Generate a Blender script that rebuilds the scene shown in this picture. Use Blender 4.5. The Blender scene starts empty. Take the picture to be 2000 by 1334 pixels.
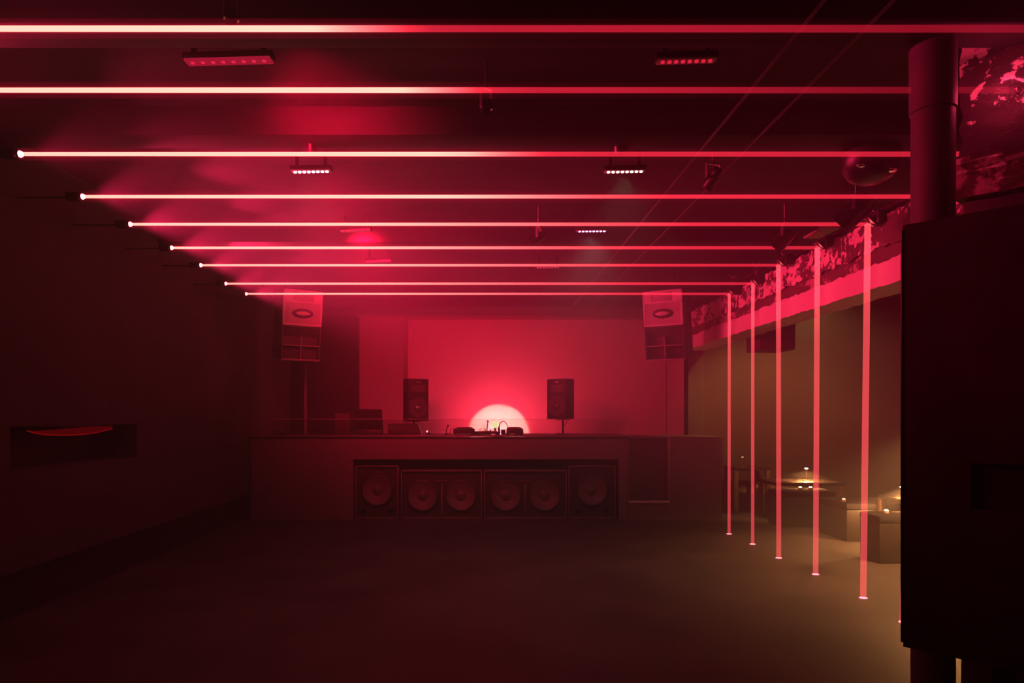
import bpy, bmesh, math, random
from mathutils import Vector, Matrix
random.seed(7)
S = bpy.context.scene
C = S.collection
PI = math.pi
F = 2000 * 24 / 36.0            # focal length in pixels of the 2000 px frame
HX, HY, CH = 940.0, 815.0, 1.45  # vanishing point in the frame, camera height

def PX(x, d): return (x - HX) * d / F
def PZ(y, d): return CH - (y - HY) * d / F

# ------------------------------------------------------------------ mesh kit
class MB:
    def __init__(self): self.bm = bmesh.new()
    def box(self, x0, x1, y0, y1, z0, z1, bev=0.0, M=None):
        bm = bmesh.new()
        bmesh.ops.create_cube(bm, size=1.0)
        bmesh.ops.scale(bm, vec=(x1 - x0, y1 - y0, z1 - z0), verts=bm.verts)
        bmesh.ops.translate(bm, vec=((x0 + x1) / 2, (y0 + y1) / 2, (z0 + z1) / 2), verts=bm.verts)
        if bev > 0:
            bmesh.ops.bevel(bm, geom=list(bm.edges), offset=bev, segments=2, affect='EDGES', profile=0.5)
        if M is not None: bmesh.ops.transform(bm, matrix=M, verts=bm.verts)
        self._take(bm); return self
    def _take(self, bm):
        me = bpy.data.meshes.new('tmp'); bm.to_mesh(me); bm.free()
        self.bm.from_mesh(me); bpy.data.meshes.remove(me)
    def lathe(self, prof, seg=32, M=None, cap=True):
        """prof: list of (radius, height) turned about local z."""
        bm = bmesh.new(); rings = []
        for r, z in prof:
            if r < 1e-6: rings.append([bm.verts.new((0, 0, z))])
            else: rings.append([bm.verts.new((r * math.cos(2 * PI * k / seg), r * math.sin(2 * PI * k / seg), z)) for k in range(seg)])
        for a, b in zip(rings, rings[1:]):
            for k in range(seg):
                k2 = (k + 1) % seg
                if len(a) == 1 and len(b) == 1: continue
                if len(a) == 1: bm.faces.new((a[0], b[k2], b[k]))
                elif len(b) == 1: bm.faces.new((a[k], a[k2], b[0]))
                else: bm.faces.new((a[k], a[k2], b[k2], b[k]))
        if cap:
            if len(rings[0]) > 1: bm.faces.new(list(reversed(rings[0])))
            if len(rings[-1]) > 1: bm.faces.new(rings[-1])
        bmesh.ops.recalc_face_normals(bm, faces=bm.faces)
        if M is not None: bmesh.ops.transform(bm, matrix=M, verts=bm.verts)
        self._take(bm); return self
    def cyl(self, p0, p1, r0, r1=None, seg=24, cap=True):
        r1 = r0 if r1 is None else r1
        p0, p1 = Vector(p0), Vector(p1); d = p1 - p0
        M = Matrix.Translation(p0) @ d.to_track_quat('Z', 'Y').to_matrix().to_4x4()
        return self.lathe([(r0, 0), (r1, d.length)], seg, M, cap)
    def sphere(self, c, r, sx=1, sy=1, sz=1, seg=20, M=None):
        prof = [(r * math.sin(PI * k / 12), -r * math.cos(PI * k / 12)) for k in range(13)]
        prof[0] = (0, -r); prof[-1] = (0, r)
        T = Matrix.Translation(c) @ Matrix.Diagonal((sx, sy, sz, 1))
        return self.lathe(prof, seg, T if M is None else M @ T, False)
    def tube(self, pts, r, seg=10):
        pts = [Vector(p) for p in pts]
        bm = bmesh.new(); rings = []; up = Vector((0.123, 0.31, 0.94)).normalized()
        for i, p in enumerate(pts):
            t = (pts[min(i + 1, len(pts) - 1)] - pts[max(i - 1, 0)]).normalized()
            u = (up - t * up.dot(t)).normalized(); v = t.cross(u); up = u
            rr = r[i] if isinstance(r, (list, tuple)) else r
            rings.append([bm.verts.new(p + rr * (math.cos(2 * PI * k / seg) * u + math.sin(2 * PI * k / seg) * v)) for k in range(seg)])
        for a, b in zip(rings, rings[1:]):
            for k in range(seg): bm.faces.new((a[k], a[(k + 1) % seg], b[(k + 1) % seg], b[k]))
        bm.faces.new(list(reversed(rings[0]))); bm.faces.new(rings[-1])
        bmesh.ops.recalc_face_normals(bm, faces=bm.faces)
        self._take(bm); return self
    def prism(self, poly, z0, z1, M=None):
        """poly: outline in local xy, extruded along local z."""
        bm = bmesh.new()
        a = [bm.verts.new((x, y, z0)) for x, y in poly]; b = [bm.verts.new((x, y, z1)) for x, y in poly]
        n = len(poly)
        bm.faces.new(list(reversed(a))); bm.faces.new(b)
        for k in range(n): bm.faces.new((a[k], a[(k + 1) % n], b[(k + 1) % n], b[k]))
        bmesh.ops.recalc_face_normals(bm, faces=bm.faces)
        if M is not None: bmesh.ops.transform(bm, matrix=M, verts=bm.verts)
        self._take(bm); return self
    def frustum(self, a, b, M=None, closed=True):
        """loft between two equal-length loops of 3D points."""
        bm = bmesh.new(); n = len(a)
        va = [bm.verts.new(p) for p in a]; vb = [bm.verts.new(p) for p in b]
        for k in range(n): bm.faces.new((va[k], va[(k + 1) % n], vb[(k + 1) % n], vb[k]))
        if closed: bm.faces.new(list(reversed(va))); bm.faces.new(vb)
        bmesh.ops.recalc_face_normals(bm, faces=bm.faces)
        if M is not None: bmesh.ops.transform(bm, matrix=M, verts=bm.verts)
        self._take(bm); return self
    def build(self, name, mat, parent=None, smooth=True):
        me = bpy.data.meshes.new(name); self.bm.to_mesh(me); self.bm.free()
        me.materials.append(mat)
        if smooth and me.polygons:
            me.shade_smooth(); me.set_sharp_from_angle(angle=math.radians(35))
        o = bpy.data.objects.new(name, me); C.objects.link(o)
        if parent is not None: o.parent = parent
        return o

def tag(o, label, cat, group=None, kind=None):
    o['label'] = label; o['category'] = cat
    if group: o['group'] = group
    if kind: o['kind'] = kind
    return o
def struct(o): o['kind'] = 'structure'; return o
def thing(name, label, cat, loc=(0, 0, 0), rot=(0, 0, 0), group=None):
    o = bpy.data.objects.new(name, None); C.objects.link(o)
    o.empty_display_size = 0.1
    o.location = loc; o.rotation_euler = rot
    return tag(o, label, cat, group)

def lamp(kind, name, loc, energy, col, parent=None, **kw):
    ld = bpy.data.lights.new(name, kind); ld.energy = energy; ld.color = col
    for k, v in kw.items(): setattr(ld, k, v)
    o = bpy.data.objects.new(name, ld); C.objects.link(o); o.location = loc
    return o
def aim(o, tgt): o.rotation_euler = (Vector(tgt) - o.location).to_track_quat('-Z', 'Y').to_euler()
HAZE_SPOT = 520
# ------------------------------------------------------------------ materials
def N(nt, t, **kw):
    n = nt.nodes.new(t)
    for k, v in kw.items(): setattr(n, k, v)
    return n
def pbr(name, col, rough=0.6, metal=0.0, noise=0.0, scale=6.0, bump=0.0, col2=None, spec=0.5, detail=6):
    m = bpy.data.materials.new(name); m.use_nodes = True
    nt = m.node_tree; b = nt.nodes['Principled BSDF']
    b.inputs['Roughness'].default_value = rough; b.inputs['Metallic'].default_value = metal
    b.inputs['Specular IOR Level'].default_value = spec
    tc = N(nt, 'ShaderNodeTexCoord'); nz = N(nt, 'ShaderNodeTexNoise')
    nz.inputs['Scale'].default_value = scale; nz.inputs['Detail'].default_value = detail
    nt.links.new(tc.outputs['Object'], nz.inputs['Vector'])
    rp = N(nt, 'ShaderNodeValToRGB')
    c2 = col2 if col2 else tuple(max(0, c * (1 - noise)) for c in col)
    c1 = col if col2 else tuple(min(1, c * (1 + noise)) for c in col)
    rp.color_ramp.elements[0].color = (*c2, 1); rp.color_ramp.elements[1].color = (*c1, 1)
    rp.color_ramp.elements[0].position = 0.35; rp.color_ramp.elements[1].position = 0.65
    nt.links.new(nz.outputs['Fac'], rp.inputs['Fac']); nt.links.new(rp.outputs['Color'], b.inputs['Base Color'])
    if bump:
        bp = N(nt, 'ShaderNodeBump'); bp.inputs['Strength'].default_value = bump; bp.inputs['Distance'].default_value = 0.02
        nt.links.new(nz.outputs['Fac'], bp.inputs['Height']); nt.links.new(bp.outputs['Normal'], b.inputs['Normal'])
    return m
def emit(name, col, strength):
    m = bpy.data.materials.new(name); m.use_nodes = True; nt = m.node_tree
    for n in list(nt.nodes): nt.nodes.remove(n)
    e = N(nt, 'ShaderNodeEmission'); e.inputs['Color'].default_value = (*col, 1); e.inputs['Strength'].default_value = strength
    o = N(nt, 'ShaderNodeOutputMaterial'); nt.links.new(e.outputs[0], o.inputs['Surface'])
    return m

M = {}
M['concrete_floor'] = pbr('concrete_floor', (0.085, 0.072, 0.068), 0.55, noise=0.25, scale=1.3, bump=0.15)
M['ceiling'] = pbr('ceiling_black', (0.021, 0.018, 0.018), 0.8, noise=0.4, scale=1.5, bump=0.2)
M['wall_dark'] = pbr('wall_dark', (0.075, 0.066, 0.068), 0.8, noise=0.15, scale=2.0, bump=0.1)
M['wall_back'] = pbr('wall_back', (0.40, 0.37, 0.33), 0.85, noise=0.06, scale=1.2, bump=0.05)
M['wall_bar'] = pbr('wall_bar', (0.15, 0.115, 0.08), 0.85, noise=0.1, scale=1.5, bump=0.1)
M['screen'] = pbr('projection_panel', (0.72, 0.66, 0.64), 0.9, noise=0.03, scale=1.0)
M['black_cloth'] = pbr('black_cloth', (0.03, 0.027, 0.03), 0.95, noise=0.2, scale=8)
M['black'] = pbr('black_paint', (0.022, 0.02, 0.02), 0.5, noise=0.2, scale=9, bump=0.05)
M['black_metal'] = pbr('black_metal', (0.03, 0.028, 0.03), 0.35, metal=0.3, noise=0.2, scale=12)
M['steel'] = pbr('steel', (0.55, 0.53, 0.52), 0.25, metal=1.0, noise=0.1, scale=14)
M['booth'] = pbr('booth_panel', (0.16, 0.13, 0.14), 0.6, noise=0.08, scale=2.0, bump=0.05)
M['booth_top'] = pbr('booth_top', (0.20, 0.16, 0.17), 0.35, noise=0.1, scale=4.0)
M['sub_body'] = pbr('sub_body', (0.15, 0.12, 0.12), 0.6, noise=0.15, scale=10, bump=0.1)
M['sub_mesh'] = pbr('sub_baffle', (0.03, 0.027, 0.028), 0.7, noise=0.2, scale=10)
M['cone'] = pbr('paper_cone', (0.14, 0.12, 0.12), 0.55, noise=0.15, scale=10)
M['rubber'] = pbr('rubber', (0.03, 0.03, 0.03), 0.5, noise=0.1)
M['horn_white'] = pbr('painted_wood', (0.62, 0.56, 0.56), 0.6, noise=0.1, scale=5, bump=0.05)
M['horn_grey'] = pbr('horn_flare', (0.40, 0.35, 0.36), 0.5, noise=0.1, scale=5)
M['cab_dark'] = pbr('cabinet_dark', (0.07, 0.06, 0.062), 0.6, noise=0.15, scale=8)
M['cab_rib'] = pbr('cabinet_rib', (0.25, 0.21, 0.21), 0.6, noise=0.1, scale=8)
M['plastic'] = pbr('grey_plastic', (0.10, 0.09, 0.095), 0.45, noise=0.1, scale=12)
M['plastic_lt'] = pbr('light_plastic', (0.35, 0.30, 0.31), 0.4, noise=0.1, scale=12)
M['paper'] = pbr('cardboard', (0.12, 0.09, 0.085), 0.9, noise=0.1, scale=6)
M['mirror'] = pbr('mirror_glass', (0.9, 0.88, 0.88), 0.06, metal=1.0, noise=0.01)
M['wood_dark'] = pbr('dark_wood', (0.03, 0.02, 0.014), 0.5, noise=0.25, scale=5, bump=0.08)
M['wood_pale'] = pbr('pale_wood', (0.28, 0.2, 0.11), 0.55, noise=0.15, scale=5)
M['brass'] = pbr('brass', (0.75, 0.55, 0.28), 0.3, metal=1.0, noise=0.1)
M['wax'] = pbr('wax', (0.8, 0.7, 0.5), 0.5, noise=0.05)
M['column'] = pbr('column_paint', (0.16, 0.13, 0.15), 0.6, noise=0.12, scale=6, bump=0.05)
M['panel'] = pbr('panel_black', (0.048, 0.042, 0.043), 0.7, noise=0.3, scale=3.5, bump=0.05)
M['plaster'] = pbr('plaster', (0.72, 0.64, 0.62), 0.85, noise=0.1, scale=9, bump=0.3)
M['tile'] = pbr('ceiling_panel', (0.6, 0.55, 0.4), 0.8, noise=0.05)

def peeling(name, paint, base, scale, lo, hi, wear=0.0):
    """old paint flaking off a darker ground: a hard-edged procedural pattern fixed to the surface"""
    m = bpy.data.materials.new(name); m.use_nodes = True; nt = m.node_tree; L = nt.links.new
    b = nt.nodes['Principled BSDF']; b.inputs['Roughness'].default_value = 0.75
    tc = N(nt, 'ShaderNodeTexCoord')
    n1 = N(nt, 'ShaderNodeTexNoise'); n1.inputs['Scale'].default_value = scale; n1.inputs['Detail'].default_value = 9; n1.inputs['Roughness'].default_value = 0.62
    n2 = N(nt, 'ShaderNodeTexNoise'); n2.inputs['Scale'].default_value = scale * 0.22; n2.inputs['Detail'].default_value = 3
    L(tc.outputs['Object'], n1.inputs['Vector']); L(tc.outputs['Object'], n2.inputs['Vector'])
    ad = N(nt, 'ShaderNodeMath', operation='MULTIPLY_ADD'); L(n2.outputs['Fac'], ad.inputs[0]); ad.inputs[1].default_value = 0.9
    L(n1.outputs['Fac'], ad.inputs[2])
    sx = N(nt, 'ShaderNodeSeparateXYZ'); L(tc.outputs['Object'], sx.inputs[0])
    wr = N(nt, 'ShaderNodeMapRange'); wr.inputs['From Min'].default_value = 1.2; wr.inputs['From Max'].default_value = 3.4   # more flaked towards the near end
    wr.inputs['To Min'].default_value = -wear; wr.inputs['To Max'].default_value = 0.0; L(sx.outputs['Y'], wr.inputs['Value'])
    aw = N(nt, 'ShaderNodeMath', operation='ADD'); L(ad.outputs[0], aw.inputs[0]); L(wr.outputs['Result'], aw.inputs[1])
    mr = N(nt, 'ShaderNodeMapRange'); mr.inputs['From Min'].default_value = lo; mr.inputs['From Max'].default_value = hi
    L(aw.outputs[0], mr.inputs['Value'])
    mx = N(nt, 'ShaderNodeMix', data_type='RGBA'); L(mr.outputs['Result'], mx.inputs['Factor'])
    mx.inputs['A'].default_value = (*base, 1); mx.inputs['B'].default_value = (*paint, 1)
    L(mx.outputs['Result'], b.inputs['Base Color'])
    bp = N(nt, 'ShaderNodeBump'); bp.inputs['Strength'].default_value = 0.6; bp.inputs['Distance'].default_value = 0.03
    L(ad.outputs[0], bp.inputs['Height']); L(bp.outputs['Normal'], b.inputs['Normal'])
    return m
M['peel_upper'] = peeling('peeling_plaster', (0.72, 0.62, 0.60), (0.11, 0.065, 0.07), 16.0, 0.89, 0.92, wear=.15)
M['peel_lower'] = peeling('chipped_plaster', (0.74, 0.65, 0.62), (0.22, 0.15, 0.13), 7.0, 0.62, 0.67)
M['peel_band'] = peeling('bare_band', (0.50, 0.38, 0.36), (0.12, 0.075, 0.075), 10.0, 1.04, 1.10)
M['rubble'] = peeling('flaked_masonry', (0.70, 0.60, 0.58), (0.04, 0.024, 0.027), 13.0, 1.02, 1.06)

def glass_mat(name):
    m = bpy.data.materials.new(name); m.use_nodes = True; nt = m.node_tree; L = nt.links.new
    for n in list(nt.nodes): nt.nodes.remove(n)
    t = N(nt, 'ShaderNodeBsdfTransparent'); t.inputs['Color'].default_value = (0.93, 0.91, 0.91, 1)
    g = N(nt, 'ShaderNodeBsdfGlossy'); g.inputs['Roughness'].default_value = 0.05
    mx = N(nt, 'ShaderNodeMixShader'); mx.inputs[0].default_value = 0.06
    o = N(nt, 'ShaderNodeOutputMaterial')
    L(t.outputs[0], mx.inputs[1]); L(g.outputs[0], mx.inputs[2]); L(mx.outputs[0], o.inputs['Surface'])
    return m
M['glass'] = glass_mat('clear_acrylic')
M['glass_edge'] = pbr('acrylic_edge', (0.55, 0.48, 0.48), 0.3, noise=0.02)

def beam_mat(name, hot, mid, cool, gain):
    """laser light in haze: it adds its light and lets what is behind show through.
    'beam_power' is how much light the beam still carries at that point."""
    m = bpy.data.materials.new(name); m.use_nodes = True; nt = m.node_tree; L = nt.links.new
    for n in list(nt.nodes): nt.nodes.remove(n)
    at = N(nt, 'ShaderNodeAttribute'); at.attribute_name = 'beam_power'
    rp = N(nt, 'ShaderNodeValToRGB')
    mp = N(nt, 'ShaderNodeMapRange'); mp.inputs['From Min'].default_value = 0.0; mp.inputs['From Max'].default_value = 2.6
    L(at.outputs['Fac'], mp.inputs['Value']); L(mp.outputs['Result'], rp.inputs['Fac'])
    e0, e1 = rp.color_ramp.elements; e0.position = 0.0; e0.color = (*cool, 1); e1.position = 1.0; e1.color = (*hot, 1)
    e2 = rp.color_ramp.elements.new(0.62); e2.color = (*mid, 1)
    e3 = rp.color_ramp.elements.new(0.40); e3.color = (*cool[:1], cool[1] * 1.6 + .012, cool[2] * 1.1, 1)
    e = N(nt, 'ShaderNodeEmission'); L(rp.outputs['Color'], e.inputs['Color'])
    ml = N(nt, 'ShaderNodeMath', operation='MULTIPLY'); ml.inputs[1].default_value = gain
    L(at.outputs['Fac'], ml.inputs[0]); L(ml.outputs[0], e.inputs['Strength'])
    t = N(nt, 'ShaderNodeBsdfTransparent'); a = N(nt, 'ShaderNodeAddShader'); o = N(nt, 'ShaderNodeOutputMaterial')
    L(e.outputs[0], a.inputs[0]); L(t.outputs[0], a.inputs[1]); L(a.outputs[0], o.inputs['Surface'])
    return m
M['beam'] = beam_mat('laser_light', (1.0, 0.31, 0.23), (1.0, 0.13, 0.14), (1.0, 0.012, 0.055), 0.5)
M['halo'] = beam_mat('laser_halo', (1.0, 0.004, 0.035), (1.0, 0.003, 0.04), (1.0, 0.0, 0.05), 0.5)
M['halo'].cycles.emission_sampling = 'NONE'
M['beam_fall'] = beam_mat('laser_light_falling', (1.0, 0.09, 0.13), (1.0, 0.075, 0.13), (1.0, 0.045, 0.09), 0.5)
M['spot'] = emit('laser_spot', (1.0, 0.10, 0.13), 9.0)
M['lens'] = emit('laser_aperture', (1.0, 0.06, 0.07), 40.0)

# ------------------------------------------------------------------ camera
cam = bpy.data.cameras.new('camera'); co = bpy.data.objects.new('camera', cam); C.objects.link(co)
cam.sensor_width = 36; cam.lens = 24; cam.shift_x = (1000 - HX) / 2000.0; cam.shift_y = (HY - 667) / 2000.0
cam.clip_start = 0.05
co.location = (0, 0, CH); co.rotation_euler = (PI / 2, 0, 0); S.camera = co

# ------------------------------------------------------------------ the setting
CEIL = 3.40
XL, XR, YB, YF = -3.38, 8.2, 12.0, -2.5
struct(MB().box(XL - .6, XR + .3, YF - .3, YB + .3, -0.2, 0).build('floor', M['concrete_floor']))
struct(MB().box(XL - .6, XR + .3, YF - .3, YB + .3, CEIL, CEIL + .2).build('ceiling', M['ceiling']))
# left wall: panelling that stands proud of a dark recessed base, with one slot-like niche
w = MB(); WX = -3.28; NY0, NY1, NZ0, NZ1 = 4.75, 6.50, 1.07, 1.385
w.box(-3.9, WX, YF, NY0, .36, CEIL); w.box(-3.9, WX, NY1, YB, .36, CEIL)
w.box(-3.9, WX, NY0, NY1, .36, NZ0); w.box(-3.9, WX, NY0, NY1, NZ1, CEIL)
w.box(-3.95, -3.72, NY0, NY1, NZ0, NZ1)
struct(w.build('wall_left', M['wall_dark'], smooth=False))
struct(MB().box(-3.9, XL, YF, YB, 0, .36).build('baseboard_left', M['black']))
struct(MB().box(XL - .6, 3.25, YB, YB + .3, 0, CEIL).build('wall_back', M['wall_back']))
struct(MB().box(3.25, 3.5, 10.72, YB, 0, CEIL).build('wall_return', M['wall_back']))
struct(MB().box(3.25, XR + .3, 10.72, 10.95, 0, CEIL).build('wall_bar', M['wall_bar']))
struct(MB().box(XR, XR + .3, YF, 10.8, 0, CEIL).build('wall_right', M['wall_bar']))
struct(MB().box(XL - .6, XR + .3, YF - .3, YF, 0, CEIL).build('wall_front', M['wall_dark']))
struct(MB().box(-3.28, PX(700, 11.9), 11.75, YB, 0, 3.2).build('trim_1', M['black_cloth']))        # dark panel left of the booth's back wall
struct(MB().box(PX(797, 11.95), 3.24, 11.95, YB, 0.9, 3.16, .005).build('trim_2', M['screen']))      # pale panel behind the booth
for k, d in enumerate((1.0, 3.06, 4.28, 6.9, 10.85)):                                                # downstand beams across the ceiling
    struct(MB().box(XL + .1, 3.2, d, d + .22, 3.22, CEIL + .02, .01).build('trim_%d' % (k + 3), M['ceiling']))

# concrete lintel over the opening to the bar
lin = thing('concrete_lintel', 'long peeling concrete lintel over the bar opening, lit pink by the laser beams', 'lintel', (3.2, 3.75, 2.5))
def ragged_band(z0, z1, x0, x1, amp0, amp1, step=0.06, y1=6.95):
    bm = bmesh.new(); n = int(y1 / step); cols = []
    for k in range(n + 1):
        y = k * y1 / n
        a = z0 + random.uniform(-amp0, amp0); b = z1 + random.uniform(-amp1, amp1)
        jx = random.uniform(0, .008)
        cols.append([bm.verts.new(v) for v in ((x0 + jx, y, a), (x1, y, a), (x1, y, b), (x0 + jx, y, b))])
    for p, q in zip(cols, cols[1:]):
        for k in range(4): bm.faces.new((p[k], p[(k + 1) % 4], q[(k + 1) % 4], q[k]))
    bm.faces.new(cols[0]); bm.faces.new(list(reversed(cols[-1])))
    bmesh.ops.recalc_face_normals(bm, faces=bm.faces)
    m = MB(); m._take(bm); return m
ragged_band(0.0, 0.195, 0.0, .33, .006, .012).build('lower_beam', M['peel_lower'], lin)
ragged_band(0.17, 0.36, .035, .31, .0, .0).build('recessed_band', M['peel_band'], lin)
ragged_band(0.315, 0.565, .008, .30, .018, .012).build('upper_band', M['peel_upper'], lin)

rail = MB().cyl((3.27, 3.8, 3.135), (3.27, 10.72, 3.135), .034, seg=20).build('conduit_pipe', M['black_metal'])
tag(rail, 'dark round pipe running along the top edge of the peeling lintel', 'pipe')
for k in range(8): MB().box(3.24, 3.30, 3.95 + k * .92, 4.0 + k * .92, 3.06, 3.17, .008).build('pipe_saddle', M['black_metal'], rail)

# masonry pier at the right edge, turned about 50 degrees to the room
PR = -1.20; pd = Vector((1, PR, 0)).normalized(); pn = Vector((pd.y, -pd.x, 0))    # along its face, and out of it
pier = thing('masonry_pier', 'rough masonry pier with flaking paint at the top right, hit by two laser beams', 'pier')
def pier_slab(x0px, d0, s1, ztop, zbot_l, zbot_r, depth, off, name, mat, jag=0.012, n=26, rough=.03):
    p0 = Vector((PX(x0px, d0), d0, 0)) + pn * off
    bm = bmesh.new(); g = []
    rows = 12
    for r in range(rows + 1):
        row = []
        for k in range(n + 1):
            t = k / n; zb = zbot_l + (zbot_r - zbot_l) * t
            z = zb + (ztop - zb) * r / rows
            p = p0 + pd * (s1 * t + (random.uniform(-jag, jag) if k == 0 else 0)) + pn * random.uniform(0, rough)
            row.append(bm.verts.new((p.x, p.y, z + (random.uniform(-jag, jag) * .6 if r == 0 else 0))))
        g.append(row)
    for r in range(rows):
        for k in range(n): bm.faces.new((g[r][k], g[r][k + 1], g[r + 1][k + 1], g[r + 1][k]))
    bk = []
    for row in g: bk.append([bm.verts.new(Vector(v.co) - pn * depth) for v in (row[0], row[-1])])
    for r in range(rows):
        bm.faces.new((bk[r][0], g[r][0], g[r + 1][0], bk[r + 1][0])); bm.faces.new((g[r][-1], bk[r][1], bk[r + 1][1], g[r + 1][-1]))
        bm.faces.new((bk[r][1], bk[r][0], bk[r + 1][0], bk[r + 1][1]))
    bm.faces.new([bk[0][0], bk[0][1]] + list(reversed(g[0]))); bm.faces.new(list(g[-1]) + [bk[-1][1], bk[-1][0]])
    bmesh.ops.recalc_face_normals(bm, faces=bm.faces)
    m = MB(); m._take(bm); return m.build(name, mat, pier)
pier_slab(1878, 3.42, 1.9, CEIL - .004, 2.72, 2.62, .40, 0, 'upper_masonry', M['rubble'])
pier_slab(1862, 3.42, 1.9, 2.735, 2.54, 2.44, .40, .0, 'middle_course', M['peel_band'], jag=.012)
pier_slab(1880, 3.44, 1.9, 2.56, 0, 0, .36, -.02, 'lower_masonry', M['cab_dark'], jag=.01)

# round column
cl = thing('round_column', 'round dark painted column at the right, rising behind the black panel', 'column', (PX(1822, 3.22), 3.22, 0))
MB().lathe([(.090, 0), (.090, 2.9)], 40).build('shaft', M['column'], cl)
MB().lathe([(.090, 2.885), (.097, 2.89), (.097, CEIL)], 40).build('sleeve', M['column'], cl)
MB().lathe([(.13, 0), (.13, .02), (.09, .03)], 32).build('base_plate', M['black_metal'], cl)

# black panel in front of it
PDp = Vector((1, -1.08, 0)).normalized(); ang = math.atan2(PDp.y, PDp.x)
D0 = 2.98; px0 = PX(1764, D0)
pz1, pz0 = PZ(440, D0), PZ(1263, D0)
pan = thing('black_panel', 'large plain black panel on posts at the right edge, in front of the column', 'panel', (px0, D0, 0), (0, 0, ang))
LEN = 1.5
b = MB(); sx0, sx1, sz0, sz1 = .245, .66, PZ(1000, 2.72), PZ(905, 2.78)
for (a0, a1, z0, z1) in ((0, sx0, pz0, pz1), (sx1, LEN, pz0, pz1), (sx0, sx1, pz0, sz0), (sx0, sx1, sz1, pz1)):
    b.box(a0, a1, 0, .05, z0, z1)
b.build('board', M['panel'], pan, smooth=False)
MB().box(sx0, sx1, .032, .046, sz0, sz1).build('recess', M['black_cloth'], pan)
for xx in (.30, 1.2):
    MB().box(xx, xx + .07, .06, .13, 0, pz1 - .2, .006).build('post', M['black_metal'], pan)
e = MB()
e.cyl((-.004, .0, pz0 + .02), (-.004, .0, pz1 - .02), .006, seg=8); e.build('edge_trim', M['black_metal'], pan)

# ------------------------------------------------------------------ laser beams, their projectors and mirrors
def halo_run(name, parent, p0, p1, r, power, n=20, seg=12):
    p0, p1 = Vector(p0), Vector(p1); m = MB(); shells = ((1.6, .055), (3.2, .022)); w = []
    for k, (f, a) in enumerate(shells):
        m.tube([p0.lerp(p1, j / n) for j in range(n + 1)], r * f, seg); w += [a] * ((n + 1) * seg)
    o = m.build(name, M['halo'], parent); me = o.data; d = p1 - p0; L2 = d.length_squared
    at = me.attributes.new('beam_power', 'FLOAT', 'POINT')
    at.data.foreach_set('value', [w[i] * power(min(1, max(0, (v.co - p0).dot(d) / L2))) for i, v in enumerate(me.vertices)])
    return o
def beam_run(name, parent, p0, p1, r0, r1, power, mat, n=24, seg=10):
    p0, p1 = Vector(p0), Vector(p1); m = MB()
    m.tube([p0.lerp(p1, k / n) for k in range(n + 1)], [r0 + (r1 - r0) * k / n for k in range(n + 1)], seg)
    o = m.build(name, mat, parent); me = o.data; d = p1 - p0; L2 = d.length_squared
    at = me.attributes.new('beam_power', 'FLOAT', 'POINT')
    at.data.foreach_set('value', [power(min(1, max(0, (v.co - p0).dot(d) / L2))) for v in me.vertices])
    return o
def sst(a, b, x):
    t = min(1, max(0, (x - a) / (b - a))); return t * t * (3 - 2 * t)
#      depth, left x, right x, z,     hot, fade centre, fade half width, power after fade, power at end
BE = [(2.72, -2.85, 2.95, None, 56, 2.72, -.34, .38, .55, .16),
      (3.24, -2.85, 2.52, None, 176, 2.72, -.06, .36, .60, .16),
      (4.03, None, 3.07, None, 301, 2.72, .24, .50, .80, .62),
      (4.83, None, 3.07, None, 384, 2.72, .70, 1.2, 1.05, .85),
      (5.476, None, 3.10, None, 438, 2.72, .80, 2.2, 1.0, .85),
      (6.296, None, 3.10, None, 484, 2.63, .80, 2.4, .95, .75),
      (7.03, None, 3.06, None, 518, 2.55, .90, 2.6, .95, .75),
      (7.794, None, 3.10, None, 554, 2.46, .90, 2.8, .95, .75),
      (8.477, None, 3.08, None, 574, 2.46, 1.0, 2.8, .95, .75)]
LX = [None, None, 38, 160, 253, 334, 391, 440, 480]
NTH = ['nearest red laser beam, topmost line across the ceiling', 'second red laser beam from the top, crossing the whole width',
       'third red laser beam from the top, ending behind the dark column', 'fourth red laser beam from the top, starting above the dark left wall',
       'fifth red laser beam from the top, folding down nearest the black panel', 'sixth red laser beam from the top, second downward line from the black panel',
       'seventh red laser beam from the top, third downward line from the black panel', 'eighth red laser beam from the top, second shortest and second from the booth',
       'lowest and farthest red laser beam, folding down closest to the booth']
FX = [None, None, None, 1764.5, 1686, 1593, 1521, 1470, 1424]   # where the falling part meets the floor
ORD = ['', '', 'third', 'fourth', 'fifth', 'sixth', 'seventh', 'eighth', 'lowest']
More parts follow.
